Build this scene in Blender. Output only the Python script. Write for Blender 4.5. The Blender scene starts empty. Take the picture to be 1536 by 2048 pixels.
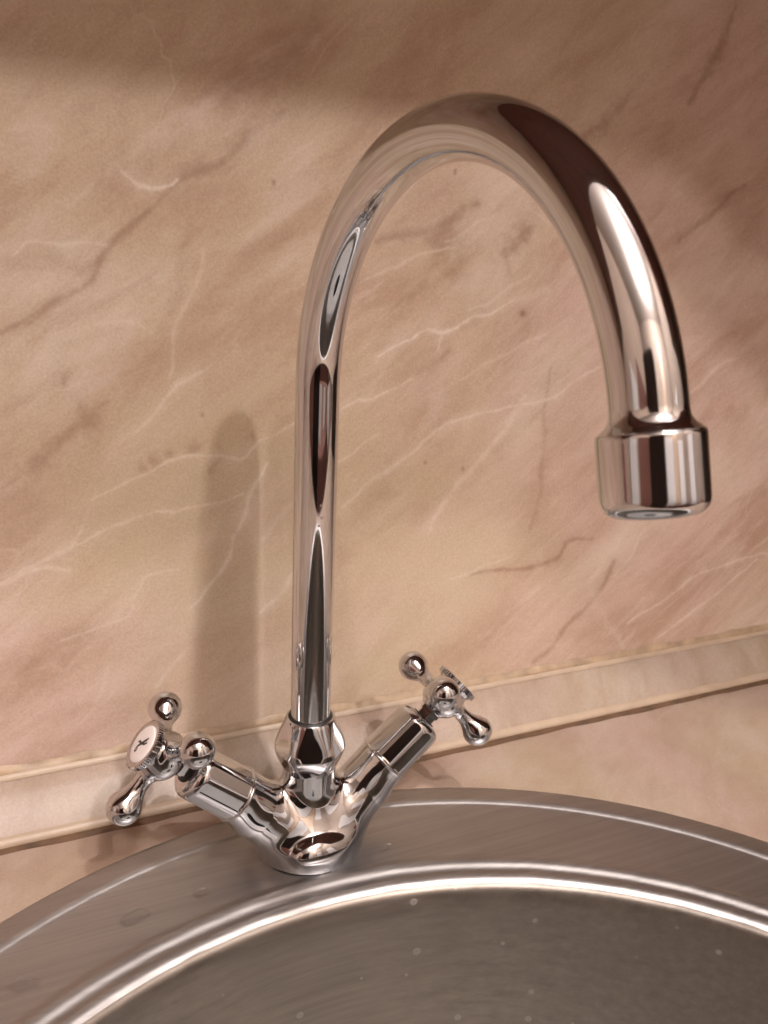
import bpy, math, random
import numpy as np
from mathutils import Matrix, Vector

S = 0.001                      # everything below is written in millimetres
scene = bpy.context.scene
COL = scene.collection

# ------------------------------------------------------------------ camera
cam_d = bpy.data.cameras.new('camera')
cam_d.sensor_fit = 'VERTICAL'
cam_d.sensor_height = 24.0
cam_d.lens = 24.0 * 1734.1 / 2048.0
cam_d.clip_start = 0.01
cam_d.clip_end = 20.0
cam_d.dof.use_dof = True
cam_d.dof.focus_distance = 0.335
cam_d.dof.aperture_fstop = (cam_d.lens * 0.001) / 0.0013
cam = bpy.data.objects.new('camera', cam_d)
COL.objects.link(cam)
_yaw, _pit, _rol = 0.4400, 0.2977, 0.0457
_fw = Vector((math.sin(_yaw) * math.cos(_pit), math.cos(_yaw) * math.cos(_pit), -math.sin(_pit)))
_rt = Vector((math.cos(_yaw), -math.sin(_yaw), 0))
_up = _rt.cross(_fw)
_r2 = _rt * math.cos(_rol) + _up * math.sin(_rol)
_u2 = _up * math.cos(_rol) - _rt * math.sin(_rol)
cam.matrix_world = Matrix(((_r2.x, _u2.x, -_fw.x, -122.54 * S),
                           (_r2.y, _u2.y, -_fw.y, -328.76 * S),
                           (_r2.z, _u2.z, -_fw.z, 272.66 * S),
                           (0, 0, 0, 1)))
scene.camera = cam

# ------------------------------------------------------------------ light
world = bpy.data.worlds.new('World')
scene.world = world
world.use_nodes = True
_bg = world.node_tree.nodes['Background']
_bg.inputs[0].default_value = (0.9, 0.75, 0.6, 1)
_bg.inputs[1].default_value = 0.0

# the bulbs of the ceiling lamp behind the viewer
BULBS = [(0.20, -1.09, 1.38, 0.95), (-0.125, -1.06, 1.38, 0.50), (0.31, -0.87, 1.38, 0.16),
         (0.15, -0.66, 1.38, 0.98), (-0.12, -0.73, 1.38, 0.08)]
LAMP_W = 39.5
LAMPS = [('ceiling_lamp_bulb', q[:3], LAMP_W * q[3], (1.0, 0.945, 0.955), 0.022) for q in BULBS]
for nm_, loc_, w_, c_, r_ in LAMPS:
    ld = bpy.data.lights.new(nm_, 'POINT')
    ld.energy = w_; ld.color = c_; ld.shadow_soft_size = r_
    lo = bpy.data.objects.new(nm_, ld)
    lo.location = loc_
    COL.objects.link(lo)

scene.view_settings.view_transform = 'Standard'
scene.view_settings.look = 'None'
scene.view_settings.exposure = 0.0
scene.view_settings.gamma = 1.0
scene.view_settings.use_curve_mapping = False
scene.cycles.max_bounces = 8
scene.cycles.glossy_bounces = 6
scene.cycles.diffuse_bounces = 3
scene.cycles.sample_clamp_indirect = 6.0
scene.cycles.caustics_reflective = True
scene.cycles.blur_glossy = 0.6

# ------------------------------------------------------------------ helpers
def empty(name, loc=(0, 0, 0), rot=(0, 0, 0)):
    o = bpy.data.objects.new(name, None)
    o.empty_display_size = 0.02
    o.location = [c * S for c in loc]
    o.rotation_euler = rot
    COL.objects.link(o)
    return o

def tag(o, label=None, cat=None, group=None, kind=None):
    if label: o['label'] = label
    if cat: o['category'] = cat
    if group: o['group'] = group
    if kind: o['kind'] = kind
    return o

def mesh_obj(name, V, F, mat, parent=None, smooth=True, normals=None, scale=True):
    me = bpy.data.meshes.new(name)
    V = np.asarray(V, dtype=np.float64) * (S if scale else 1.0)
    if isinstance(F, np.ndarray):
        n, k = F.shape
        me.vertices.add(len(V)); me.vertices.foreach_set('co', V.astype(np.float32).ravel())
        me.loops.add(n * k); me.loops.foreach_set('vertex_index', F.astype(np.int32).ravel())
        me.polygons.add(n)
        me.polygons.foreach_set('loop_start', np.arange(0, n * k, k, dtype=np.int32))
        me.update(calc_edges=True); me.validate()
    else:
        me.from_pydata([tuple(v) for v in V], [], [tuple(f) for f in F])
        me.update()
    me.polygons.foreach_set('use_smooth', np.full(len(me.polygons), bool(smooth)))
    if normals is not None:
        me.normals_split_custom_set_from_vertices([tuple(n) for n in normals])
    me.materials.append(mat)
    o = bpy.data.objects.new(name, me)
    COL.objects.link(o)
    if parent: o.parent = parent
    return o

def grid_faces(nu, nv, wrap_u=False, wrap_v=False, flip=False):
    iu = np.arange(nu if wrap_u else nu - 1); iv = np.arange(nv if wrap_v else nv - 1)
    A, B = np.meshgrid(iu, iv, indexing='ij')
    A = A.ravel(); B = B.ravel(); A2 = (A + 1) % nu; B2 = (B + 1) % nv
    F = np.stack([A * nv + B, A2 * nv + B, A2 * nv + B2, A * nv + B2], 1)
    return F[:, ::-1].copy() if flip else F

def frame_from_axis(a):
    a = np.array(a, float); a /= np.linalg.norm(a)
    h = np.array([0, 1.0, 0]) if abs(a[1]) < 0.9 else np.array([1.0, 0, 0])
    u = np.cross(h, a); u /= np.linalg.norm(u)
    return u, np.cross(a, u), a

def polar(name, O, axis, ts, rfun, mat, parent, n=128, cap=True, ref=None, smooth=True):
    """surface r(theta, t) about an axis"""
    u, v, a = frame_from_axis(axis)
    if ref is not None:
        u = np.array(ref, float) - np.dot(ref, a) * a; u /= np.linalg.norm(u); v = np.cross(a, u)
    th = np.linspace(0, 2 * np.pi, n, endpoint=False)
    V = []
    for k, t in enumerate(ts):
        r = rfun(th, k)
        V.append(np.array(O) + a * t + np.outer(np.cos(th) * r, u) + np.outer(np.sin(th) * r, v))
    V = np.vstack(V)
    m = len(ts)
    F = [list(q) for q in grid_faces(m, n, wrap_v=True, flip=True)]
    if cap:
        F.append(list(range(n))[::-1]); F.append([(m - 1) * n + i for i in range(n)])
    return mesh_obj(name, V, F, mat, parent, smooth)

def lathe(name, O, axis, prof, mat, parent, n=96, cap=True, smooth=True):
    """prof: (t, r) points, rounded by resampling beforehand"""
    ts = [p[0] for p in prof]; rs = [p[1] for p in prof]
    return polar(name, O, axis, ts, lambda th, k: np.full(len(th), rs[k]), mat, parent, n, cap, smooth=smooth)

def spline(pts, per=8):
    P = np.array(pts, float)
    P = np.vstack([2 * P[0] - P[1], P, 2 * P[-1] - P[-2]])
    out = []
    for i in range(1, len(P) - 2):
        for t in np.linspace(0, 1, per, endpoint=False):
            a, b, c, d = P[i - 1], P[i], P[i + 1], P[i + 2]
            out.append(0.5 * (2 * b + (c - a) * t + (2 * a - 5 * b + 4 * c - d) * t * t + (3 * b - a - 3 * c + d) * t ** 3))
    out.append(P[-2])
    return np.array(out)

def tube(name, path, r, mat, parent, n=48, cap=True):
    P = np.array(path, float)
    T = np.gradient(P, axis=0); T /= np.linalg.norm(T, axis=1)[:, None]
    u = np.cross(T[0], [0.3, 1, 0.1]); u /= np.linalg.norm(u)
    th = np.linspace(0, 2 * np.pi, n, endpoint=False)
    V = []
    for i in range(len(P)):
        u = u - np.dot(u, T[i]) * T[i]; u /= np.linalg.norm(u)
        v = np.cross(T[i], u)
        rr = r[i] if hasattr(r, '__len__') else r
        V.append(P[i] + rr * (np.outer(np.cos(th), u) + np.outer(np.sin(th), v)))
    m = len(P)
    F = [list(q) for q in grid_faces(m, n, wrap_v=True, flip=True)]
    if cap:
        F.append(list(range(n))[::-1]); F.append([(m - 1) * n + i for i in range(n)])
    return mesh_obj(name, np.vstack(V), F, mat, parent)

# signed distance solids, skinned with surface nets and true gradients as normals
def smin(a, b, k):
    h = np.clip(0.5 + 0.5 * (b - a) / k, 0, 1)
    return b + (a - b) * h - k * h * (1 - h)

def round_cone(P, a, b, r1, r2):
    a = np.array(a, float); b = np.array(b, float); ba = b - a
    t = np.clip(((P - a) @ ba) / (ba @ ba), 0, 1)
    return np.linalg.norm(P - a - t[:, None] * ba, axis=1) - (r1 + (r2 - r1) * t)

def ellipsoid(P, c, r):
    q = (P - np.array(c)) ; r = np.array(r, float)
    k0 = np.linalg.norm(q / r, axis=1); k1 = np.linalg.norm(q / r ** 2, axis=1)
    return k0 * (k0 - 1) / np.maximum(k1, 1e-9)

def skin(name, f, lo, hi, h, mat, parent):
    ax = [np.arange(lo[i], hi[i] + h, h) for i in range(3)]
    n = [len(a) for a in ax]
    G = np.stack(np.meshgrid(*ax, indexing='ij'), -1).reshape(-1, 3)
    F = np.concatenate([f(c) for c in np.array_split(G, max(1, len(G) // 200000))]).reshape(n)
    ins = F < 0
    m = [k - 1 for k in n]
    acc = np.zeros(m + [3]); cnt = np.zeros(m)
    corner = [(i, j, k) for i in (0, 1) for j in (0, 1) for k in (0, 1)]
    sl = lambda c: F[c[0]:c[0] + m[0], c[1]:c[1] + m[1], c[2]:c[2] + m[2]]
    for c in corner:
        for d in range(3):
            if c[d]: continue
            e = list(c); e[d] = 1
            a, b = sl(c), sl(e)
            x = (a < 0) != (b < 0)
            t = np.where(x, a / np.where(x, a - b, 1), 0)
            off = np.zeros(m + [3])
            for q in range(3): off[..., q] = c[q]
            off[..., d] += t
            acc += np.where(x[..., None], off, 0); cnt += x
    act = cnt > 0
    idx = np.full(m, -1); idx[act] = np.arange(act.sum())
    base = np.stack(np.meshgrid(*[a[:-1] for a in ax], indexing='ij'), -1)
    V = (base + acc / np.maximum(cnt, 1)[..., None] * h)[act]
    quads = []
    for d in range(3):
        a = [slice(1, m[q]) for q in range(3)]; a[d] = slice(0, m[d])
        b = list(a); b[d] = slice(1, m[d] + 1)
        A = ins[tuple(a)]; B = ins[tuple(b)]
        I = np.argwhere(A != B) + np.array([0 if q == d else 1 for q in range(3)])
        flip = A[A != B]
        e1, e2 = [q for q in range(3) if q != d]
        if d == 1: e1, e2 = e2, e1
        def g(o1, o2):
            J = I.copy(); J[:, e1] -= o1; J[:, e2] -= o2
            return idx[J[:, 0], J[:, 1], J[:, 2]]
        Q = np.stack([g(1, 1), g(0, 1), g(0, 0), g(1, 0)], 1)
        Q[~flip] = Q[~flip][:, ::-1]
        quads.append(Q)
    Q = np.vstack(quads); Q = Q[(Q >= 0).all(1)]
    def grad(P):
        e = 0.05
        return np.stack([(f(P + np.eye(3)[q] * e) - f(P - np.eye(3)[q] * e)) / (2 * e) for q in range(3)], 1)
    for _ in range(3):
        g = grad(V); st = f(V)[:, None] * g / np.maximum((g * g).sum(1), 0.2)[:, None]
        V = V - np.clip(st, -h * .5, h * .5)
    N = grad(V); N /= np.linalg.norm(N, axis=1)[:, None] + 1e-9
    return mesh_obj(name, V, Q, mat, parent, True, N)

# ------------------------------------------------------------------ materials
def new_mat(name):
    m = bpy.data.materials.new(name); m.use_nodes = True
    nt = m.node_tree
    return m, nt, nt.nodes['Principled BSDF']

def N(nt, typ, **kw):
    n = nt.nodes.new(typ)
    for k, v in kw.items():
        if k.startswith('i_'):
            n.inputs[k[2:].replace('_', ' ')].default_value = v
        else:
            setattr(n, k, v)
    return n

def mix(nt, fac, a, b, mode='MIX'):
    n = nt.nodes.new('ShaderNodeMix'); n.data_type = 'RGBA'; n.blend_type = mode
    for s, v in ((n.inputs[0], fac), (n.inputs[6], a), (n.inputs[7], b)):
        if hasattr(v, 'is_linked'): nt.links.new(v, s)
        elif isinstance(v, (int, float)): s.default_value = v
        else: s.default_value = tuple(v) + (1,) if len(v) == 3 else v
    return n.outputs[2]

def math_n(nt, op, a, b=None, clamp=False):
    n = nt.nodes.new('ShaderNodeMath'); n.operation = op; n.use_clamp = clamp
    for s, v in ((n.inputs[0], a), (n.inputs[1], b)):
        if v is None: continue
        if hasattr(v, 'is_linked'): nt.links.new(v, s)
        else: s.default_value = v
    return n.outputs[0]

def ramp(nt, x, stops):
    n = nt.nodes.new('ShaderNodeValToRGB'); nt.links.new(x, n.inputs[0])
    cr = n.color_ramp
    while len(cr.elements) < len(stops): cr.elements.new(0.5)
    for e, (pos, c) in zip(cr.elements, stops):
        e.position = pos; e.color = (c, c, c, 1) if isinstance(c, (int, float)) else tuple(c) + (1,)
    return n.outputs[0]

def noise(nt, vec, scale, detail=4, rough=0.55, dist=0.0):
    n = N(nt, 'ShaderNodeTexNoise'); nt.links.new(vec, n.inputs['Vector'])
    n.inputs['Scale'].default_value = scale; n.inputs['Detail'].default_value = detail
    n.inputs['Roughness'].default_value = rough; n.inputs['Distortion'].default_value = dist
    return n.outputs['Fac']

def mapped(nt, rot=(0, 0, 0), scl=(1, 1, 1), loc=(0, 0, 0)):
    """turn into the grain first, then stretch"""
    tc = N(nt, 'ShaderNodeTexCoord'); out = tc.outputs['Object']
    if any(rot):
        m0 = N(nt, 'ShaderNodeMapping'); nt.links.new(out, m0.inputs[0])
        m0.inputs['Rotation'].default_value = rot; out = m0.outputs[0]
    mp = N(nt, 'ShaderNodeMapping'); nt.links.new(out, mp.inputs[0])
    mp.inputs['Scale'].default_value = scl; mp.inputs['Location'].default_value = loc
    return mp.outputs[0]

def bump(nt, bsdf, h, strength, dist):
    b = N(nt, 'ShaderNodeBump'); b.inputs['Strength'].default_value = strength; b.inputs['Distance'].default_value = dist
    nt.links.new(h, b.inputs['Height']); nt.links.new(b.outputs[0], bsdf.inputs['Normal'])

def marble(name, offset=(0, 0, 0), painted=False, pale=0.0, tone=1.0, rot=(0, math.radians(38), 0), veins=1.0):
    """printed marble laminate: streaky tan and rose clouds with thin pale veins"""
    m, nt, b = new_mat(name)
    st = mapped(nt, rot, (6.0, 11, 13.0), offset)           # long along the grain
    cl = noise(nt, st, 1.0, 6, 0.62, 0.5)
    st2 = mapped(nt, rot, (17, 30, 60), (offset[0] + 3, offset[1], offset[2]))
    fine = noise(nt, st2, 1.0, 7, 0.68, 0.35)
    big = noise(nt, mapped(nt, (0, 0, 0), (6, 6, 6), (offset[0], offset[1] + 7, offset[2] + 2)), 1.0, 3, 0.5, 0.3)
    tan = (0.53, 0.402, 0.282); rose = (0.575, 0.412, 0.338); brown = (0.40, 0.255, 0.178); cream = (0.65, 0.535, 0.43)
    col = mix(nt, ramp(nt, big, [(0.41, 0.0), (0.58, 1.0)]), tan, rose)
    col = mix(nt, ramp(nt, cl, [(0.32, 0.80), (0.49, 0.0)]), col, brown)
    col = mix(nt, ramp(nt, cl, [(0.50, 0.0), (0.66, 0.75)]), col, cream)
    col = mix(nt, ramp(nt, fine, [(0.36, 0.42), (0.50, 0.0)]), col, brown)
    col = mix(nt, ramp(nt, fine, [(0.52, 0.0), (0.66, 0.50)]), col, (0.67, 0.53, 0.45))
    # hairline veins along the grain
    vv = noise(nt, mapped(nt, rot, (7, 12, 22), (offset[0] + 9, offset[1], offset[2] + 4)), 1.0, 3, 0.5, 0.5)
    line = ramp(nt, math_n(nt, 'ABSOLUTE', math_n(nt, 'SUBTRACT', vv, 0.5)), [(0.0, 0.40 * veins), (0.008, 0.0)])
    gate = ramp(nt, noise(nt, mapped(nt, (0, 0, 0), (16, 16, 16), (offset[0], 4, 1)), 1.0, 2), [(0.52, 0.0), (0.64, 1.0)])
    col = mix(nt, math_n(nt, 'MULTIPLY', line, gate), col, (0.70, 0.57, 0.46))
    if painted:
        az = N(nt, 'ShaderNodeAttribute'); az.attribute_name = 'tan_zone'
        col = mix(nt, math_n(nt, 'MULTIPLY', az.outputs['Fac'], 0.70), col, (0.51, 0.40, 0.265))
        at = N(nt, 'ShaderNodeAttribute'); at.attribute_name = 'dark_vein'
        wob = ramp(nt, fine, [(0.3, 1.2), (0.7, 0.7)])
        col = mix(nt, math_n(nt, 'MULTIPLY', at.outputs['Fac'], wob, True), col, (0.315, 0.19, 0.125))
        at2 = N(nt, 'ShaderNodeAttribute'); at2.attribute_name = 'light_vein'
        col = mix(nt, math_n(nt, 'MULTIPLY', at2.outputs['Fac'], 0.60, True), col, (0.76, 0.655, 0.55))
    if pale: col = mix(nt, pale, col, (0.61, 0.49, 0.37))
    if tone != 1.0: col = mix(nt, 1.0, col, (tone, tone, tone), 'MULTIPLY')
    g = noise(nt, mapped(nt), 900, 2)
    col = mix(nt, 0.14, col, ramp(nt, g, [(0.25, 0.12), (0.75, 0.85)]), 'OVERLAY')
    nt.links.new(col, b.inputs['Base Color'])
    b.inputs['Roughness'].default_value = 0.42
    b.inputs['Specular IOR Level'].default_value = 0.38
    bump(nt, b, noise(nt, mapped(nt), 700, 3), 0.12, 0.0004)
    return m

def chrome(name, rough=0.03, col=(0.67, 0.685, 0.71)):
    m, nt, b = new_mat(name)
    b.inputs['Metallic'].default_value = 1.0
    smudge = noise(nt, mapped(nt), 60, 5, 0.6, 0.5)
    nt.links.new(mix(nt, ramp(nt, smudge, [(0.45, 0.0), (0.75, 0.35)]), col, tuple(c * 0.86 for c in col)), b.inputs['Base Color'])
    r = N(nt, 'ShaderNodeMapRange'); nt.links.new(smudge, r.inputs[0])
    r.inputs[1].default_value = 0.35; r.inputs[2].default_value = 0.8
    r.inputs[3].default_value = rough; r.inputs[4].default_value = rough + 0.07
    v = N(nt, 'ShaderNodeTexVoronoi'); nt.links.new(mapped(nt), v.inputs['Vector']); v.inputs['Scale'].default_value = 230
    sep = N(nt, 'ShaderNodeSeparateColor'); nt.links.new(v.outputs['Color'], sep.inputs[0])
    dot = ramp(nt, math_n(nt, 'SUBTRACT', math_n(nt, 'MULTIPLY', sep.outputs[0], 0.22), v.outputs['Distance']), [(0.0, 0.0), (0.06, 1.0)])
    dot = math_n(nt, 'MULTIPLY', dot, math_n(nt, 'GREATER_THAN', sep.outputs[1], 0.72))
    nt.links.new(math_n(nt, 'ADD', r.outputs[0], math_n(nt, 'MULTIPLY', dot, 0.16)), b.inputs['Roughness'])
    return m

def steel(name, rough, col, streak=(6, 260, 260), rot=(0, 0, 0), spots=0.0):
    m, nt, b = new_mat(name)
    b.inputs['Metallic'].default_value = 1.0
    s = noise(nt, mapped(nt, rot, streak), 1.0, 5, 0.7)
    blot = noise(nt, mapped(nt), 22, 4, 0.6, 0.6)
    c = mix(nt, ramp(nt, s, [(0.3, 0.0), (0.7, 1.0)]), tuple(x * 0.84 for x in col), tuple(min(1, x * 1.12) for x in col))
    c = mix(nt, ramp(nt, blot, [(0.45, 0.0), (0.7, 0.30)]), c, tuple(x * 0.78 for x in col))
    rr = math_n(nt, 'ADD', math_n(nt, 'MULTIPLY', s, 0.16), rough - 0.08)
    rr = math_n(nt, 'ADD', rr, math_n(nt, 'MULTIPLY', blot, 0.08))
    if spots:   # dried water marks
        v = N(nt, 'ShaderNodeTexVoronoi'); v.distance = 'EUCLIDEAN'; v.feature = 'F1'
        mpv = mapped(nt, (0, 0, 0), (1, 1, 1)); nt.links.new(mpv, v.inputs['Vector']); v.inputs['Scale'].default_value = 95
        sep = N(nt, 'ShaderNodeSeparateColor'); nt.links.new(v.outputs['Color'], sep.inputs[0])
        size = math_n(nt, 'MULTIPLY', sep.outputs[0], 0.30)
        ring = math_n(nt, 'SUBTRACT', size, math_n(nt, 'ADD', v.outputs['Distance'], math_n(nt, 'MULTIPLY', blot, 0.12)))
        keep = math_n(nt, 'GREATER_THAN', sep.outputs[1], 0.5)
        spot = math_n(nt, 'MULTIPLY', ramp(nt, ring, [(0.0, 0.0), (0.05, 0.9), (0.16, 0.35)]), keep)
        c = mix(nt, math_n(nt, 'MULTIPLY', spot, spots), c, (0.62, 0.60, 0.57))
        rr = math_n(nt, 'ADD', rr, math_n(nt, 'MULTIPLY', spot, 0.22))
    nt.links.new(c, b.inputs['Base Color']); nt.links.new(rr, b.inputs['Roughness'])
    dent = noise(nt, mapped(nt), 35, 2, 0.5)
    bump(nt, b, math_n(nt, 'ADD', s, math_n(nt, 'MULTIPLY', dent, 3.0)), 0.16, 0.0003)
    return m

def plain(name, col, rough=0.5, var=0.12, scale=30, metal=0.0, spec=0.5):
    m, nt, b = new_mat(name)
    n = noise(nt, mapped(nt), scale, 4, 0.6)
    nt.links.new(mix(nt, ramp(nt, n, [(0.3, 0.0), (0.7, 1.0)]), tuple(c * (1 - var) for c in col), tuple(min(1, c * (1 + var)) for c in col)), b.inputs['Base Color'])
    b.inputs['Roughness'].default_value = rough; b.inputs['Metallic'].default_value = metal
    b.inputs['Specular IOR Level'].default_value = spec
    return m

def water_drop(name):
    m, nt, b = new_mat(name)
    out = [n for n in nt.nodes if n.type == 'OUTPUT_MATERIAL'][0]
    gl = N(nt, 'ShaderNodeBsdfGlass'); gl.inputs['Roughness'].default_value = 0.0; gl.inputs['IOR'].default_value = 1.33
    gl.inputs['Color'].default_value = (0.985, 0.98, 0.975, 1)
    tr = N(nt, 'ShaderNodeBsdfTransparent'); mx = N(nt, 'ShaderNodeMixShader'); mx.inputs[0].default_value = 0.5
    nt.links.new(tr.outputs[0], mx.inputs[1]); nt.links.new(gl.outputs[0], mx.inputs[2]); nt.links.new(mx.outputs[0], out.inputs[0])
    return m

M_WALL = marble('wall_marble_laminate', (0.3, 0, 0.1), painted=True)
M_TOP = marble('countertop_marble_laminate', (2.0, 1.0, 5.0), rot=(0, 0, math.radians(-35)), pale=0.15, tone=0.62)
M_STRIP = marble('strip_marble_laminate', (6.0, 3.0, 2.0), rot=(0, math.radians(75), 0), pale=0.28, veins=0.4, tone=0.62)
M_LIP = plain('cream_plastic_lip', (0.42, 0.32, 0.23), 0.45, 0.10, 60)
M_CAULK = plain('yellowed_sealant', (0.37, 0.265, 0.17), 0.5, 0.25, 90)
M_GAP = plain('grimy_joint', (0.10, 0.052, 0.024), 0.8, 0.3, 80)
M_CHROME = chrome('chrome')
M_DECK = steel('brushed_steel_deck', 0.40, (0.36, 0.34, 0.325))
M_BOWL = steel('steel_bowl', 0.36, (0.375, 0.34, 0.30), spots=0.8)
M_FLOORSTEEL = steel('dimmed_bowl_floor', 0.60, (0.26, 0.245, 0.23))  # darker, rougher copy of the steel, dims the bowl's highlight in the chrome
M_RUBBER = plain('black_rubber', (0.015, 0.014, 0.013), 0.5)
M_DARK = plain('dark_grille', (0.02, 0.02, 0.02), 0.95, spec=0.0)
M_PORC = plain('white_porcelain', (0.82, 0.74, 0.70), 0.18, 0.03)
M_INK = plain('black_ink', (0.02, 0.018, 0.02), 0.4)
M_WATER = water_drop('water')

# printed veins of the wall laminate: (width mm, strength, [(x, z) mm ...])
LIGHT_VEINS = [
 (1.06, 0.95, [(-65, 299), (-62, 296), (-57, 293), (-52, 292), (-45, 293), (-40, 296)]),
 (1.03, 0.6, [(-108, 264), (-101, 268), (-91, 268), (-81, 268), (-70, 267)]),
 (1.35, 0.45, [(-30, 267), (-31, 254), (-39, 241), (-43, 232), (-44, 219), (-46, 210)]),
 (1.6, 0.6, [(-27, 216), (-35, 212), (-43, 206), (-53, 195), (-63, 185)]),
 (0.95, 0.7, [(14, 187), (4, 182), (-5, 179), (-13, 172), (-23, 175), (-30, 174), (-41, 174), (-54, 169), (-68, 163), (-83, 156)]),
 (1.24, 0.75, [(0, 169), (-6, 156), (-11, 142), (-17, 129), (-20, 120), (-29, 107), (-38, 97)]),
 (0.92, 0.6, [(-10, 153), (-34, 149), (-55, 147), (-69, 143), (-85, 137), (-95, 133), (-109, 128), (-123, 121), (-136, 117)]),
 (2.52, 0.6, [(-91, 136), (-95, 133), (-99, 131)]),
 (1.35, 0.6, [(-95, 124), (-106, 126), (-118, 122), (-132, 118)]),
 (0.92, 0.35, [(-84, 152), (-87, 143), (-91, 137)]),
 (0.97, 0.4, [(-43, 117), (-59, 116), (-66, 107), (-67, 97), (-77, 94), (-98, 87)]),
 (1.26, 0.4, [(-38, 76), (-47, 67), (-58, 57)]),
 (0.98, 0.35, [(-78, 73), (-81, 61), (-86, 52)]),
 (1.55, 0.5, [(15, 108), (5, 96), (-3, 90)]),
 (0.98, 0.5, [(46, 256), (54, 258), (68, 264), (81, 269), (96, 274)]),
 (1.28, 0.95, [(135, 248), (118, 241), (107, 236), (93, 231), (83, 232), (75, 228), (57, 221)]),
 (1.03, 0.6, [(93, 231), (92, 228), (92, 224)]),
 (3.71, 0.4, [(154, 255), (145, 252), (136, 248)]),
 (1.01, 0.8, [(39, 194), (47, 198), (56, 199), (65, 202), (79, 207)]),
 (1.85, 0.45, [(101, 184), (86, 174), (78, 166), (58, 156), (41, 142)]),
 (3.02, 0.5, [(148, 197), (141, 185), (133, 175), (116, 155), (104, 144), (94, 125)]),
 (0.7, 0.7, [(195.5, 212.5), (180.1, 203.8), (163.8, 195.8), (132.0, 189.9), (101.5, 183.2)]),
 (0.67, 0.45, [(172.2, 238.2), (153.5, 230.2), (136.4, 222.2), (117.4, 213.2), (99.8, 205.6)]),
 (1.31, 0.65, [(358, 82), (320, 79), (297, 75), (274, 61), (249, 50), (241, 46)]),
 (1.35, 0.7, [(348, 78), (327, 65), (308, 54), (284, 39), (266, 31)]),
 (2.13, 0.5, [(302, 217), (291, 214), (281, 208), (266, 196)]),
 (0.78, 0.5, [(245.3, 111.3), (241.0, 103.8), (238.0, 95.5), (226.7, 82.1)]),
 (0.72, 0.4, [(108.3, 93.4), (124.3, 96.6), (147.3, 102.6)]),
 (0.75, 0.4, [(119.3, 291.1), (109.5, 285.8), (102.7, 281.4), (93.1, 276.7)]),
 (0.78, 0.4, [(143.5, 262.5), (126.1, 250.7), (108.9, 241.6)]),
 (4.39, 0.3, [(6, 325), (-1, 318), (-8, 310)]),
 (4.73, 0.25, [(266, 239), (275, 251), (284, 262)]),
 (0.77, 0.4, [(60.8, 179.4), (44.4, 171.1), (33.6, 163.9)]),
 (2.52, 0.4, [(15, 146), (7, 138), (-2, 129)]),
 (1.97, 0.35, [(-54, 232), (-64, 237), (-77, 234)]),
 (3.72, 0.3, [(243, 28), (209, 74), (227, 105)]),
]
DARK_VEINS = [
 (5.62, 0.5, [(24, 361), (12, 352), (4, 346), (-8, 337), (-17, 330)]),
 (1.96, 0.55, [(6, 327), (3, 324), (-11, 312), (-26, 302), (-39, 296)]),
 (1.48, 0.45, [(-39, 296), (-54, 281), (-68, 267), (-82, 251), (-94, 242), (-107, 234), (-115, 230)]),
 (4.87, 0.6, [(-80, 196), (-83, 194)]),
 (3.96, 0.5, [(-99, 180), (-101, 177), (-105, 174)]),
 (1.54, 0.4, [(-73, 202), (-83, 195), (-90, 187), (-100, 178), (-112, 169), (-120, 164)]),
 (1.95, 0.45, [(-90, 215), (-90, 211)]),
 (2.77, 0.5, [(-60, 169), (-59, 169)]),
 (3.02, 0.5, [(-54, 171), (-53, 172)]),
 (2.33, 0.5, [(-46, 176), (-46, 176)]),
 (2.83, 0.5, [(-36, 177), (-33, 177)]),
 (1.93, 0.6, [(-8, 183), (-7, 181)]),
 (1.91, 0.4, [(-24, 179), (-22, 175), (-28, 168)]),
 (3.1, 0.25, [(-38, 268), (-40, 251), (-45, 241)]),
 (2.44, 0.5, [(108, 296), (97, 288), (84, 281), (75, 279), (64, 277), (55, 274)]),
 (7.45, 0.45, [(86, 279), (92, 278), (99, 272)]),
 (6.55, 0.4, [(99, 267), (96, 261)]),
 (5.67, 0.55, [(138, 282), (133, 278), (127, 273)]),
 (2.6, 0.4, [(129, 268), (132, 261)]),
 (1.99, 0.35, [(84, 257), (77, 251), (67, 245)]),
 (1.5, 0.6, [(206, 108), (189, 108), (180, 97), (161, 95), (122, 95)]),
 (1.86, 0.5, [(225, 92), (221, 82), (213, 69), (196, 55), (183, 39), (171, 31)]),
 (1.44, 0.3, [(162, 211), (162, 182), (163, 139), (160, 117)]),
 (2.69, 0.5, [(258, 401), (252, 386), (243, 366), (235, 353)]),
 (4.14, 0.5, [(195, 353), (189, 345), (177, 335), (164, 326)]),
 (1.71, 0.45, [(284, 315), (263, 298), (242, 283)]),
 (11.73, 0.25, [(303, 313), (291, 288), (287, 268)]),
 (11.83, 0.25, [(46, 121), (57, 142), (65, 158)]),
 (3.09, 0.3, [(99, 223), (85, 212), (71, 205)]),
 (7.09, 0.3, [(-114, 76), (-101, 81), (-87, 89)]),
 (4.14, 0.3, [(-107, 258), (-95, 261), (-84, 259)]),
 (12.04, 0.2, [(222, 163), (240, 171), (200, 133)]),
 (0.9, 1.0, [(3, 298), (3, 297)]),
 (1.33, 1.0, [(140, 241), (141, 240)]),
 (0.96, 1, [(111.1, 158.6), (111.5, 157.8)]),
 (0.98, 1, [(95, 309), (95, 308)]),
 (0.9, 1, [(127.6, 270.3), (127.9, 269.8)]),
 (0.7, 1, [(-31.1, 193.9), (-30.9, 193.4)]),
 (0.8, 0.8, [(87.9, 163.2), (88.2, 162.9)]),
]

# ------------------------------------------------------------------ setting: wall, countertop, strip between them
WY = 69.7                                   # wall plane
rng = np.random.default_rng(5)

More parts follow.
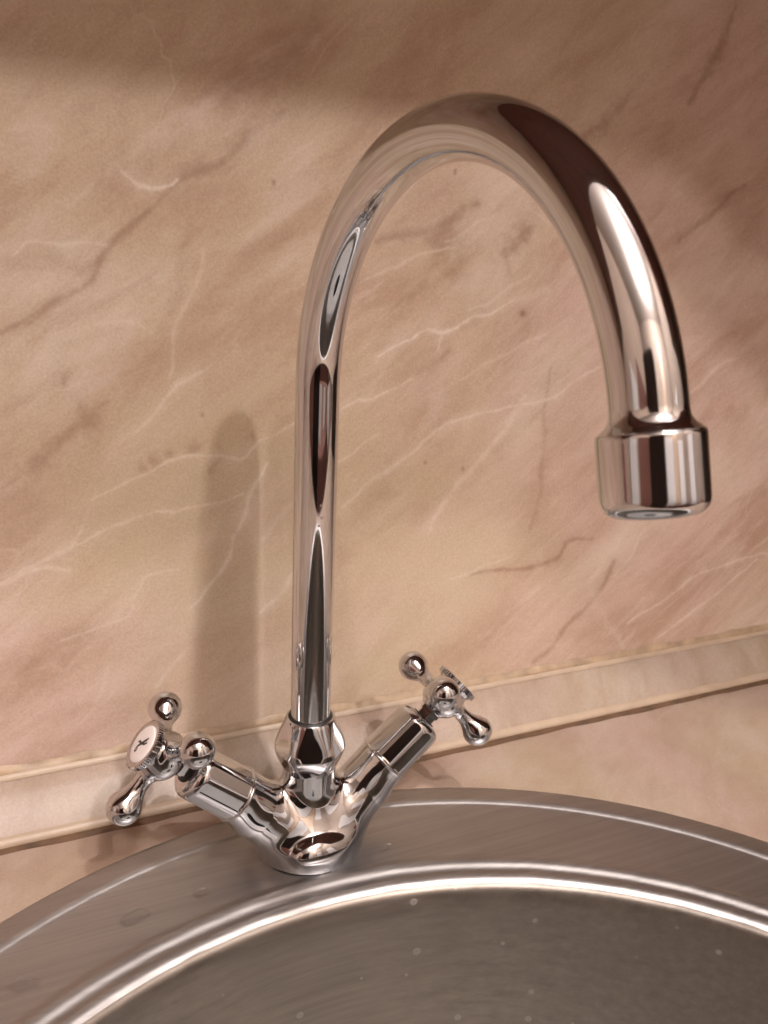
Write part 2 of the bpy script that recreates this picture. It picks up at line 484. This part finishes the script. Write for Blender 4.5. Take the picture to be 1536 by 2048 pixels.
def vnoise(x, y, seed):
    r = np.random.default_rng(seed).random((64, 64))
    xi = np.floor(x).astype(int); yi = np.floor(y).astype(int)
    fx = x - xi; fy = y - yi; fx = fx * fx * (3 - 2 * fx); fy = fy * fy * (3 - 2 * fy)
    g = lambda a, b: r[a % 64, b % 64]
    return (g(xi, yi) * (1 - fx) + g(xi + 1, yi) * fx) * (1 - fy) + (g(xi, yi + 1) * (1 - fx) + g(xi + 1, yi + 1) * fx) * fy

def build_wall():
    xs = np.concatenate([np.linspace(-1300, -190, 12)[:-1], np.arange(-190, 420, 0.75), np.linspace(420, 900, 8)])
    zs = np.concatenate([np.linspace(-30, 10, 3)[:-1], np.arange(10, 450, 0.75), np.linspace(450, 1500, 12)])
    X, Z = np.meshgrid(xs, zs, indexing='ij')
    x = X.ravel(); z = Z.ravel()
    # wander of the print
    wx = x + 1.6 * (vnoise(x / 11, z / 11, 1) - .5) * 2 + 0.35 * (vnoise(x / 3, z / 3, 2) - .5) * 2
    wz = z + 1.6 * (vnoise(x / 11, z / 11, 3) - .5) * 2 + 0.35 * (vnoise(x / 3, z / 3, 4) - .5) * 2
    brk = vnoise(x / 7, z / 7, 6) * .6 + vnoise(x / 2.3, z / 2.3, 7) * .4
    att = {}
    for nm, veins in (('light_vein', LIGHT_VEINS), ('dark_vein', DARK_VEINS)):
        acc = np.zeros(len(x))
        for w, s, pts in veins:
            P = spline(pts, 5)
            dot = w < 1.05 and len(pts) == 2
            px, pz = (x, z) if dot else (wx, wz)
            pad = w * 3 + 6
            sel = np.where((x > P[:, 0].min() - pad) & (x < P[:, 0].max() + pad) & (z > P[:, 1].min() - pad) & (z < P[:, 1].max() + pad))[0]
            d = np.full(len(sel), 1e9); par = np.zeros(len(sel))
            for i in range(len(P) - 1):
                a, b = P[i], P[i + 1]; ab = b - a; L2 = ab @ ab + 1e-9
                t = np.clip(((px[sel] - a[0]) * ab[0] + (pz[sel] - a[1]) * ab[1]) / L2, 0, 1)
                dd = np.hypot(px[sel] - a[0] - t * ab[0], pz[sel] - a[1] - t * ab[1])
                m = dd < d; d[m] = dd[m]; par[m] = (i + t[m]) / (len(P) - 1)
            hw = max(w * 0.52, 0.55)
            if not dot: hw = hw * (0.45 + 1.1 * brk[sel]) * (0.55 + 0.9 * np.sin(np.pi * np.clip(par, .08, .92)) ** .5)
            soft = 1.0 if nm == 'light_vein' else 1.5
            val = s * (0.92 * np.exp(-(d / (hw * soft)) ** 2) + 0.26 * np.exp(-(d / (hw * soft * 3.2 + 1.2)) ** 2) * (not dot))
            if not dot: val *= np.clip(0.45 + 1.1 * brk[sel], 0, 1.15)
            acc[sel] = np.maximum(acc[sel], val)
        att[nm] = acc
    tz = np.exp(-((x - 60) / 130) ** 2 - ((z - 110) / 90) ** 2) + 0.8 * np.exp(-((x + 60) / 60) ** 2 - ((z - 150) / 45) ** 2)
    att['tan_zone'] = np.clip(tz * (0.5 + vnoise(x / 30, z / 22, 11)), 0, 1)
    V = np.stack([x, np.full(len(x), WY), z], 1)
    o = mesh_obj('wall', V, grid_faces(len(xs), len(zs)), M_WALL, None, False)
    for nm, a in att.items():
        A = o.data.attributes.new(nm, 'FLOAT', 'POINT'); A.data.foreach_set('value', a.astype(np.float32))
    tag(o, kind='structure')
    return o
build_wall()

def box(name, lo, hi, mat, parent=None, rot=None):
    (a, b, c), (d, e, f) = lo, hi
    V = [(a, b, c), (d, b, c), (d, e, c), (a, e, c), (a, b, f), (d, b, f), (d, e, f), (a, e, f)]
    F = [(0, 3, 2, 1), (4, 5, 6, 7), (0, 1, 5, 4), (1, 2, 6, 5), (2, 3, 7, 6), (3, 0, 4, 7)]
    return mesh_obj(name, V, F, mat, parent, False)

# sink circles (rim and bowl are not concentric)
RC, RR = (-7.5, -237.5), 266.8
BC, BR = (-11.6, -266.1), 225.0

def circ(c, r, n=360):
    t = np.linspace(0, 2 * np.pi, n, endpoint=False)
    return np.stack([c[0] + r * np.cos(t), c[1] + r * np.sin(t)], 1)

# worktop with the round cut-out
def build_top():
    n = 360
    inner = circ(RC, 256, n)
    t = np.linspace(0, 2 * np.pi, n, endpoint=False)
    x0, x1, y0, y1 = -1300, 900, -540, WY - 1
    out = []
    for k in range(n):
        dx, dy = math.cos(t[k]), math.sin(t[k])
        c = [((x1 if dx > 0 else x0) - RC[0]) / dx if abs(dx) > 1e-9 else 1e9, ((y1 if dy > 0 else y0) - RC[1]) / dy if abs(dy) > 1e-9 else 1e9]
        s = min(c); out.append((RC[0] + dx * s, RC[1] + dy * s))
    out = np.array(out)
    V = []
    for q, z in ((inner, -30), (inner, -1.2), (out, -1.2), (out, -38)):
        V.append(np.column_stack([q, np.full(n, z)]))
    return mesh_obj('countertop', np.vstack(V), grid_faces(4, n, wrap_v=True, flip=False), M_TOP, None, False)
tag(build_top(), kind='structure')

# strip along the foot of the wall
strip = empty('skirting_strip', (150, 56, -1))
tag(strip, 'narrow marble-print sealing strip with cream lips where the wall meets the countertop', 'strip')
def extrude_x(name, prof, mat, parent, x0=-1300, x1=900, n=110, wob=None, smooth=True):
    xs = np.linspace(x0, x1, n)
    V = []
    for i, x in enumerate(xs):
        for j, (y, z) in enumerate(prof):
            dy, dz = wob(x, j) if wob else (0, 0)
            V.append((x - 150, y + dy - 56, z + dz + 1))
    m = len(prof)
    F = [list(q) for q in grid_faces(n, m, wrap_v=True, flip=True)]
    F.append(list(range(m))); F.append([(n - 1) * m + i for i in range(m)][::-1])
    o = mesh_obj(name, V, F, mat, parent, smooth)
    try:
        o.data.set_sharp_from_angle(angle=math.radians(40))
    except Exception: pass
    return o
# face leans back from (45,2) to (67,22) with a slight belly
extrude_x('marble_insert', [(46.4, 3.6), (50.0, 8.0), (54.0, 12.0), (59.0, 16.4), (66.4, 21.8), (69.2, 21.8), (69.2, 0.0), (48, 0.0)], M_STRIP, strip)
extrude_x('lower_lip', [(43.6, 0.4), (43.3, 1.2), (43.6, 2.4), (44.6, 3.6), (45.8, 4.3), (46.9, 4.4), (47.4, 3.4), (46, 0.4)], M_LIP, strip)
extrude_x('upper_lip', [(65.6, 21.6), (66.0, 22.9), (67.2, 23.9), (68.6, 24.3), (69.4, 24.2), (69.4, 21.0), (66.6, 21.2)], M_LIP, strip)
def wob(x, j):
    k = 0.55 * math.sin(x / 13.0) + 0.5 * math.sin(x / 5.3 + 1) + 0.4 * math.sin(x / 31.0 + 2)
    return (-0.35 * k if j in (1, 2) else 0, 0.55 * k + 0.3 * math.sin(x / 3.1) if j in (2, 3) else 0)
extrude_x('sealant_bead', [(67.4, 23.6), (67.5, 24.6), (68.3, 25.8), (69.5, 27.6), (69.6, 23.6)], M_CAULK, strip, n=900, x0=-300, x1=600, wob=wob)
extrude_x('dark_joint', [(43.2, -1.1), (41.2, -1.1), (41.9, 0.0), (43.4, 0.9), (47, 0.7), (47, -1.1)], M_GAP, strip, n=500, x0=-400, x1=700,
          wob=lambda x, j: (-(0.4 * math.sin(x / 17) + 0.35 * math.sin(x / 6.1)) if j in (1, 2) else 0, 0))

# ------------------------------------------------------------------ sink
sink = empty('kitchen_sink', (RC[0], RC[1], 0))
tag(sink, 'round stainless steel sink with beaded bowl edge, set into the countertop', 'sink')
def build_sink():
    n = 512
    V = []
    off = np.array([RC[0], RC[1], 0])
    # outer flange: (radius about RC, z)
    rimprof = spline([(266.8, -1.25), (266.8, -0.5), (266.2, 0.1), (264, 0.7), (259, 1.2), (255.2, 1.6), (253.8, 1.6), (252.4, 1.15), (251.2, 0.55), (249.6, 0.3)], 4)
    rings = [np.column_stack([circ(RC, r, n), np.full(n, z)]) for r, z in rimprof]
    a = circ(RC, 246, n)
    beadprof = spline([(244.5, 0.3), (242, 0.36), (240, 0.85), (237.4, 1.75), (234.8, 1.55), (232.4, 0.45), (231.2, 0.15), (229.8, 0.4), (227.8, 1.0), (225.6, 0.55), (223.6, -0.8)], 5)
    # deck between the two circles, matched by angle from the bowl centre
    t = np.linspace(0, 2 * np.pi, n, endpoint=False)
    b0 = np.array(BC)
    def rim_from_bowl(r):
        d = np.stack([np.cos(t), np.sin(t)], 1); q = b0 - np.array(RC)
        B = d @ q; C = q @ q - r * r
        return b0 + d * (-B + np.sqrt(B * B - C))[:, None]
    rings = [np.column_stack([rim_from_bowl(r), np.full(n, z)]) for r, z in rimprof]
    a = rim_from_bowl(rimprof[-1][0]); b = circ(BC, 244.5, n)
    for k in np.linspace(0, 1, 10)[1:-1]:
        q = a * (1 - k) + b * k
        rings.append(np.column_stack([q, np.full(n, 0.3)]))
    wv = 0.10 * np.sin(23 * t + 1) + 0.08 * np.sin(41 * t) + 0.07 * np.sin(67 * t + 2)
    rings += [np.column_stack([circ(BC, r, n) + (np.stack([np.cos(t), np.sin(t)], 1) * wv[:, None] if 0 < k < len(beadprof) - 1 else 0), np.full(n, z)]) for k, (r, z) in enumerate(beadprof)]
    Vd = np.vstack(rings) - off
    mesh_obj('drainer_deck', Vd, grid_faces(len(rings), n, wrap_v=True, flip=True), M_DECK, sink)
    bowl = spline([(223.6, -0.8), (221.8, -3.4), (220.5, -9), (219.6, -18), (218, -45), (215.5, -90), (211, -130), (200, -155), (178, -168), (120, -173), (56, -177), (52, -180)], 6)
    rb = [np.column_stack([circ(BC, r, n), np.full(n, z)]) for r, z in bowl]
    mesh_obj('bowl', np.vstack(rb) - off, grid_faces(len(rb), n, wrap_v=True, flip=True), M_BOWL, sink)
    o = bpy.data.objects['bowl']; o.data.materials.append(M_FLOORSTEEL)
    mi = np.zeros(len(o.data.polygons), dtype=np.int32); mi[44 * n:] = 1; o.data.polygons.foreach_set('material_index', mi)
    lathe('drain', (BC[0] - RC[0], BC[1] - RC[1], -190), (0, 0, 1), [(0, 20), (6, 22), (8, 30), (10, 44), (11.5, 53), (10.2, 55)], M_DARK, sink)
build_sink()

# water standing on the steel
def puddle(x, y, rx, ry, rot, seed, label, h=1.0):
    r = np.random.default_rng(seed)
    n = 72; t = np.linspace(0, 2 * np.pi, n, endpoint=False)
    sh = 1 + sum(r.uniform(-.22, .22) / k ** .6 * np.cos(k * t + r.uniform(0, 6.28)) for k in range(2, 7))
    V = []
    for f, z in ((1.0, 0.0), (0.97, 0.45 * h), (0.90, 0.75 * h), (0.76, 0.92 * h), (0.5, h), (0.2, h)):
        X = rx * sh * f * np.cos(t); Y = ry * sh * f * np.sin(t)
        V.append(np.column_stack([X * math.cos(rot) - Y * math.sin(rot), X * math.sin(rot) + Y * math.cos(rot), np.full(n, z)]))
    F = [list(q) for q in grid_faces(6, n, wrap_v=True, flip=True)]
    F.append([5 * n + i for i in range(n)])
    o = mesh_obj('water_puddle', np.vstack(V), F, M_WATER)
    o.location = (x * S, y * S, 0.32 * S)
    tag(o, label, 'puddle', 'water lying on the sink deck')
puddle(-41, 8, 6, 3.2, 0.5, 3, 'clear drop on the steel deck under the left valve')
puddle(-84, -21, 6.5, 3.4, 0.25, 8, 'largest drop on the deck left of the tap, midway to the bowl edge')
puddle(-55, -17, 3.8, 2.4, 0.1, 12, 'clear drop close to the left of the tap base')
puddle(-128, -40, 6, 2.6, -0.2, 21, 'drop on the deck near the lower left corner of the picture')
puddle(32, -19, 3.6, 2.0, 0.1, 30, 'small drop of water right of the tap base')
puddle(-103, 3, 3, 1.8, 0.6, 41, 'small drop on the deck at far left near the outer flange')

# ------------------------------------------------------------------ tap
BETA = 0.019
tap = empty('kitchen_tap', (0, 0, 0.3), (0, 0, BETA))
tag(tap, 'chrome two-handle kitchen tap with a tall swan-neck spout', 'tap')
def T(p): return (p[0], p[1], p[2] - 0.3)          # tap coordinates start on the deck
TILT = 0.712
OX, OZ = 1.47, 3.54

def body_f(P):
    x, y, z = P[:, 0], P[:, 1], P[:, 2]
    rho = np.hypot(x, y)
    # foot: low rounded drum
    q = np.stack([rho - 20.5, np.abs(z - 4.6) - 3.2], 1)
    foot = np.linalg.norm(np.maximum(q, 0), axis=1) + np.minimum(q.max(1), 0) - 4.2
    d = foot
    dome = ellipsoid(P, (0, 0, 3), (24.0, 23.2, 13))
    d = smin(d, dome, 4)
    neck = np.maximum(rho - 12.2 - 6.0 * np.clip((24 - z) / 24, 0, 1) ** 1.4, np.maximum(z - 43, -z))
    arms = None
    for s in (-1, 1):
        a = np.array([s * math.cos(TILT), 0, math.sin(TILT)]); o = np.array([OX, 0, OZ])
        v = P - o; t = v @ a
        r = np.sqrt(np.maximum((v * v).sum(1) - t * t, 1e-9))
        R = 11.2 + 1.2 * np.clip((t - 18) / 30, 0, 1) ** 2 - 0.6 * np.clip(1 - np.abs(t - 30) / 16, 0, 1)
        c = np.maximum(np.maximum(r - R, t - 48.2), -t)
        arms = c if arms is None else smin(arms, c, 5)
    for s in (-1, 1):
        arms = smin(arms, round_cone(P, (OX + s * 2, -1.0, 4.0), (OX + s * 27, 0, 21.0), 19.0, 10.5), 10)
    d = smin(d, arms, 6)
    d = smin(d, neck, 8)
    # oval boss on the front of the foot
    ca, sa = math.cos(0.42), math.sin(0.42); cb, sb = math.cos(0.20), math.sin(0.20)
    qx = (x + 1.5) * cb + (y + 17.4) * sb; qy = -(x + 1.5) * sb + (y + 17.4) * cb; qz = z - 8.2
    B = np.stack([qx, qy * ca + qz * sa, -qy * sa + qz * ca], 1)
    boss = ellipsoid(B, (0, 0, 0), (14.2, 8.2, 8.0))
    d = smin(d, boss, 1.6)
    return np.maximum(d, -z + 0.0)
skin('body', body_f, (-52, -30, -1.5), (54, 28, 46), 0.65, M_CHROME, tap)
lathe('base_gasket', T((0, 0, 0.25)), (0, 0, 1), [(0, 25.2), (0.5, 25.4), (1.0, 25.1), (1.2, 23)], M_RUBBER, tap)

# nut that holds the spout
HEX0 = math.radians(-108)
nut_t = np.concatenate([np.linspace(39.5, 42, 4), np.linspace(42.4, 66, 70), np.linspace(66.1, 67.2, 6), [67.3, 66.8, 60]])
def nut_r(th, k):
    z = nut_t[k]
    rev = np.interp(z, [39.5, 41, 43, 46, 49, 51.5, 54, 57, 66, 67.2, 67.3], [11.4, 12.1, 13.2, 14.8, 15.9, 16.3, 16.0, 15.1, 11.5, 10.9, 10.4])
    if k >= len(nut_t) - 2: return np.full(len(th), 9.45 if k == len(nut_t) - 2 else 9.35)
    if k == len(nut_t) - 3: return np.full(len(th), 10.2)
    w = ((th - HEX0 + math.pi / 6) % (math.pi / 3)) - math.pi / 6
    up = (15.5 - (z - 51.0) * 0.262) / np.cos(w) if z >= 51 else np.full(len(th), 99.0)
    lowp = (15.1 - (51.0 - z) * 0.34) / np.cos(w) if z < 51.0 else np.full(len(th), 99.0)
    r = smin(np.minimum(up, lowp), np.full(len(th), rev), 0.5)
    return r
polar('spout_nut', T((0, 0, 0)), (0, 0, 1), nut_t, nut_r, M_CHROME, tap, n=216, cap=False, ref=(1, 0, 0))
lathe('o_ring', T((0, 0, 66.2)), (0, 0, 1), [(0, 9.5), (0.5, 10.1), (1.1, 10.15), (1.5, 9.6), (1.5, 9.05)], M_RUBBER, tap, cap=False)

# swan neck
PHI = -1.4871 - BETA
R_ARC, H_ARC = 89.9, 216.0
TEND = 2.868
dx, dy = math.cos(PHI), math.sin(PHI)
path = [(0, 0, z) for z in np.linspace(58, H_ARC, 40)[:-1]]
for t in np.linspace(0, TEND, 120):
    s = R_ARC * (1 - math.cos(t)); path.append((dx * s, dy * s, H_ARC + R_ARC * math.sin(t)))
path = [T(p) for p in path]
P_END = np.array(path[-1]); A_END = np.array([dx * math.sin(TEND), dy * math.sin(TEND), math.cos(TEND)])
flare = spline([(0.8, 9.0), (2.4, 9.25), (3.9, 10.0), (5.2, 11.4), (6.0, 12.4)], 6)
rad = [9.0] * len(path) + [float(q[1]) for q in flare]
path = path + [tuple(P_END + A_END * q[0]) for q in flare]
spout = tube('spout', path, rad, M_CHROME, tap, n=96)
aer = [(5.9, 11.6), (6.0, 12.3), (6.3, 12.5)] + [(t, 12.55) for t in np.linspace(7, 21.0, 8)] + \
      [(21.0 + 4.2 * math.sin(a), 8.35 + 4.2 * math.cos(a)) for a in np.linspace(0.1, math.pi / 2, 12)] + [(25.2, 8.2)]
A_END = A_END + np.array([0, 0, -0.035]); A_END /= np.linalg.norm(A_END)
lathe('aerator', P_END, A_END, aer, M_CHROME, spout, n=96, cap=False)
lathe('aerator_insert', P_END, A_END, [(20.0, 7.9), (24.85, 8.3), (24.9, 7.9), (24.9, 0.05)], M_DARK, spout, n=64, cap=False)

# valves and handles
def valve(side, psi, mark):
    a = np.array([side * math.cos(TILT), 0, math.sin(TILT)])
    O = np.array(T((OX, 0, OZ)))
    e1 = np.array([-side * math.sin(TILT), 0, math.cos(TILT)]); e2 = np.array([0, -1.0, 0])
    ts = np.concatenate([[48.6, 49.4], np.linspace(49.6, 71, 30), 71 + 5.0 * np.sin(np.linspace(0.05, math.pi / 2, 22)), [76.05, 76.0]])
    nb = 10
    def rb(th, k):
        t = ts[k]
        if k >= len(ts) - 2: return np.full(len(th), 6.4 if k == len(ts) - 2 else 4.4)
        base = np.interp(t, [48.6, 71], [12.5, 12.1])
        if t > 71: base = 7.1 + 5.0 * math.sqrt(max(0, 1 - ((t - 71) / 5.0) ** 2))
        if t < 49.5: return np.full(len(th), base)
        w = ((th + math.pi / nb) % (2 * math.pi / nb)) - math.pi / nb
        flat = np.interp(t, [48.6, 71, 76], [12.5, 12.1, 12.0]) * 0.979 / np.cos(w)
        # shallow hollow flats with rounded ends
        return smin(flat, np.full(len(th), base), 0.10)
    bon = polar('bonnet', O, a, ts, rb, M_CHROME, tap, n=192, cap=False, ref=e2)
    ring = [(47.4, 11.6), (47.5, 12.5), (47.9, 13.05), (48.4, 13.2), (48.9, 13.05), (49.3, 12.5), (49.4, 11.8)]
    lathe('collar', O, a, ring, M_CHROME, bon, cap=False)
    # stem with flats
    polar('stem', O, a, [74.0, 79.2, 79.3, 86], lambda th, k: (4.9 if k > 1 else 4.3) / np.cos(((th + math.pi / 6) % (math.pi / 3)) - math.pi / 6), M_CHROME, tap, n=72, ref=e2, smooth=False)
    lathe('stem_seal', O, a, [(75.6, 6.3), (76.5, 6.2), (76.6, 4.4)], M_RUBBER, bon, cap=False)
    H = O + a * 90.7
    dirs = [math.cos(psi + k * 2 * math.pi / 3) * e1 + math.sin(psi + k * 2 * math.pi / 3) * e2 for k in range(3)]
    def hf(P):
        v = P - H; t = v @ a
        r = np.sqrt(np.maximum((v * v).sum(1) - t * t, 1e-9))
        d = ellipsoid(np.stack([r, 0 * r, t + 1.2], 1), (0, 0, 0), (10.7, 10.7, 8.8))
        q = np.stack([r - 5.0, np.abs(t + 6.8) - 1.2], 1)
        d = smin(d, np.linalg.norm(np.maximum(q, 0), axis=1) + np.minimum(q.max(1), 0) - 0.8, 2.0)
        q = np.stack([r - 8.0, np.abs(t - 4.4) - 1.6], 1)
        d = smin(d, np.linalg.norm(np.maximum(q, 0), axis=1) + np.minimum(q.max(1), 0) - 0.8, 2.0)
        for u in dirs:
            arm = round_cone(P, H + u * 5, H + u * 15.5, 4.3, 3.35)
            drop = round_cone(P, H + u * 15.5, H + u * 25.6, 3.4, 6.9)
            ball = np.linalg.norm(P - H - u * 26.2, axis=1) - 7.2
            d = smin(d, smin(arm, smin(drop, ball, 2.0), 1.2), 2.6)
        return d
    hd = skin('handle', hf, H - 35, H + 35, 0.75, M_CHROME, tap)
    teeth = 56
    cap_t = [5.8, 7.3, 7.6, 9.9, 10.3, 10.4, 10.0]
    cap_r = [8.4, 10.2, 10.6, 10.6, 10.2, 9.0, 8.2]
    polar('knurled_cap', H, a, cap_t, lambda th, k: cap_r[k] + (0.38 * np.sign(np.sin(teeth * th + 0.4)) if k in (2, 3) else 0), M_CHROME, hd, n=448, ref=e1, smooth=False)
    dome = [(10.0, 8.25), (10.25, 8.2), (10.5, 7.5), (10.65, 5.5), (10.75, 3), (10.78, 0.2)]
    lathe('index_disc', H, a, dome, M_PORC, hd, n=64)
    if mark:
        # script cross mark printed on the disc
        upv = e1 * math.cos(0.15) + e2 * math.sin(0.15); rtv = np.cross(upv, a)
        def stroke(pts, w):
            P2 = spline(pts, 8)
            Tn = np.gradient(P2, axis=0); Tn /= np.linalg.norm(Tn, axis=1)[:, None]
            Nn = np.stack([-Tn[:, 1], Tn[:, 0]], 1)
            ww = np.interp(np.linspace(0, 1, len(P2)), np.linspace(0, 1, len(w)), w)[:, None]
            L = P2 + Nn * ww; Rr = P2 - Nn * ww
            V = []; 
            for q in (L, Rr):
                rr = np.hypot(q[:, 0], q[:, 1]); hgt = np.interp(rr, [0, 3, 5.5, 7], [10.83, 10.80, 10.70, 10.55])
                V.append(H + np.outer(q[:, 0], rtv) + np.outer(q[:, 1], upv) + np.outer(hgt, a))
            n = len(P2)
            Vb = np.vstack([V[0], V[1], V[0] - a * 0.15, V[1] - a * 0.15])
            F = []
            for i in range(n - 1):
                F += [(i, n + i, n + i + 1, i + 1), (i, i + 1, 2 * n + i + 1, 2 * n + i), (n + i, 3 * n + i, 3 * n + i + 1, n + i + 1)]
            mesh_obj('printed_mark', Vb, F, M_INK, hd, False)
        stroke([(1.5, 4.6), (1.2, 3.2), (0.3, 0.8), (-0.6, -1.4), (-1.0, -3.2), (-0.4, -4.4), (0.4, -3.9), (0.3, -2.9), (-0.4, -2.6)], [.3, .62, .75, .62, .4, .34, .36, .34, .25])
        stroke([(-3.0, -1.6), (-2.2, -0.6), (-0.9, -0.2), (0.6, 0.5), (1.9, 1.3), (2.6, 2.4), (2.9, 3.2)], [.28, .52, .44, .44, .5, .42, .48])
    return hd
hl = valve(-1, 0.926, True)
hr = valve(1, 2.896, False)
tag(hl, 'left chrome lever cross with white marked disc')
tag(hr, 'right chrome lever cross seen from the side, knurled cap edge showing')

# ------------------------------------------------------------------ what surrounds the tap and shows in the chrome
M_ROOM = plain('painted_room_wall', (0.27, 0.21, 0.165), 0.8, 0.06, 3)
M_CEIL = plain('white_ceiling', (0.46, 0.40, 0.345), 0.85, 0.04, 2)
M_FLOOR = plain('brown_floor', (0.09, 0.06, 0.045), 0.5, 0.2, 6)
M_CAB = plain('reddish_brown_cabinet', (0.14, 0.058, 0.042), 0.35, 0.18, 12)
M_DOOR = plain('dark_door', (0.025, 0.017, 0.014), 0.45, 0.2, 8)
M_RED = plain('red_cloth', (0.22, 0.022, 0.025), 0.8, 0.15, 9)
M_ORANGE = plain('orange_wood', (0.38, 0.27, 0.18), 0.5, 0.15, 9)
M_WHITE = plain('white_enamel', (0.55, 0.52, 0.49), 0.35, 0.04, 5)
M_ROOM_L = plain('beige_room_wall', (0.36, 0.265, 0.20), 0.8, 0.06, 3)
def quad(name, pts, mat, parent=None):
    return mesh_obj(name, pts, [list(range(len(pts)))], mat, parent, False)
X0, X1, Y0, Z0, Z1 = -1300, 900, -1600, -880, 1500
tag(quad('ceiling', [(X0, WY, Z1), (X0, Y0, Z1), (X1, Y0, Z1), (X1, WY, Z1)][::-1], M_CEIL), kind='structure')
tag(quad('floor', [(X0, WY, Z0), (X1, WY, Z0), (X1, Y0, Z0), (X0, Y0, Z0)][::-1], M_FLOOR), kind='structure')
bw = tag(quad('wall_behind_viewer', [(X0, Y0, Z0), (X1, Y0, Z0), (X1, Y0, Z1), (X0, Y0, Z1)], M_ROOM), kind='structure')
lw = tag(quad('side_wall_left', [(X0, WY, Z0), (X0, Y0, Z0), (X0, Y0, Z1), (X0, WY, Z1)], M_ROOM_L), kind='structure')
rw = tag(quad('side_wall_right', [(X1, WY, Z0), (X1, Y0, Z0), (X1, Y0, Z1), (X1, WY, Z1)][::-1], M_ROOM), kind='structure')

# wall cabinets above, mitred towards the corner on the right; their front edge shades the top of the wall
def prism(name, poly, z0, z1, mat, parent):
    n = len(poly)
    V = [(x, y, z0) for x, y in poly] + [(x, y, z1) for x, y in poly]
    F = [list(range(n))[::-1], [n + i for i in range(n)]] + [[i, (i + 1) % n, n + (i + 1) % n, n + i] for i in range(n)]
    return mesh_obj(name, V, F, mat, parent, False)
CB = 558
cab = empty('wall_cabinet', (-500, -60, CB))
tag(cab, 'reddish-brown wall cabinet above the tap, seen as its reflection and shadow', 'cabinet')
def shift(poly): return [(x + 500, y + 60) for x, y in poly]
prism('carcass', shift([(-1300, WY - 1), (-1300, WY - 230), (142.6, WY - 230), (142.6, WY - 1)]), 0, 700, M_CAB, cab)
for i in range(3):
    xa = -1296 + i * 480; xb = xa + 477 if i < 2 else 142.6
    prism('door', shift([(xa, WY - 231), (xa, WY - 250), (xb, WY - 250), (xb, WY - 231)]), 0, 700, M_CAB, cab)
cc = empty('corner_cabinet', (520, -150, CB))
tag(cc, 'reddish-brown corner wall cabinet up to the right, seen as its shadow edge', 'cabinet')
prism('carcass', [(x - 520, y + 150) for x, y in [(143, WY - 1), (143, WY - 250), (600, WY - 580), (899, WY - 580), (899, WY - 1)]], 0, 700, M_CAB, cc)

# unseen fittings, added round the room to stripe the chrome
def on_back(name, x0, x1, z0, z1, d, mat):
    return box(name, (x0, Y0 + 1, z0), (x1, Y0 + d, z1), mat, bw)
on_back('door', -1290, -520, Z0, 1150, 60, M_DOOR)
on_back('base_cabinets', -518, 899, Z0, -120, 320, M_CAB)
on_back('door_frame', 80, 300, -118, 1180, 75, M_ORANGE)
on_back('cupboard_front', -430, 60, -118, 620, 200, M_WHITE)
on_back('cupboard_front', 330, 600, -118, 620, 100, M_WHITE)
box('viewer_stand_in', (-530, -790, Z0 + 1), (-140, -710, 600), M_DOOR, bw)  # added dark block in the viewer's place, darkens the middle of the chrome
def on_left(name, y0, y1, z0, z1, d, mat):
    return box(name, (X0 + 1, y0, z0), (X0 + d, y1, z1), mat, lw)
on_left('cloth', -45, 5, -30, 190, 40, M_RED)
on_left('cupboard_front', -640, -330, -100, 500, 60, M_WHITE)
on_left('dark_cupboard', -1520, -760, Z0, 700, 60, M_CAB)
def on_right(name, y0, y1, z0, z1, d, mat):
    return box(name, (X1 - d, y0, z0), (X1 - 1, y1, z1), mat, rw)
on_right('curtain', -575, -525, Z0, 150, 50, M_RED)
on_right('dark_panel', -360, -90, -38, 420, 120, M_DOOR)
on_right('cupboard_front', -1300, -900, -100, 600, 50, M_WHITE)
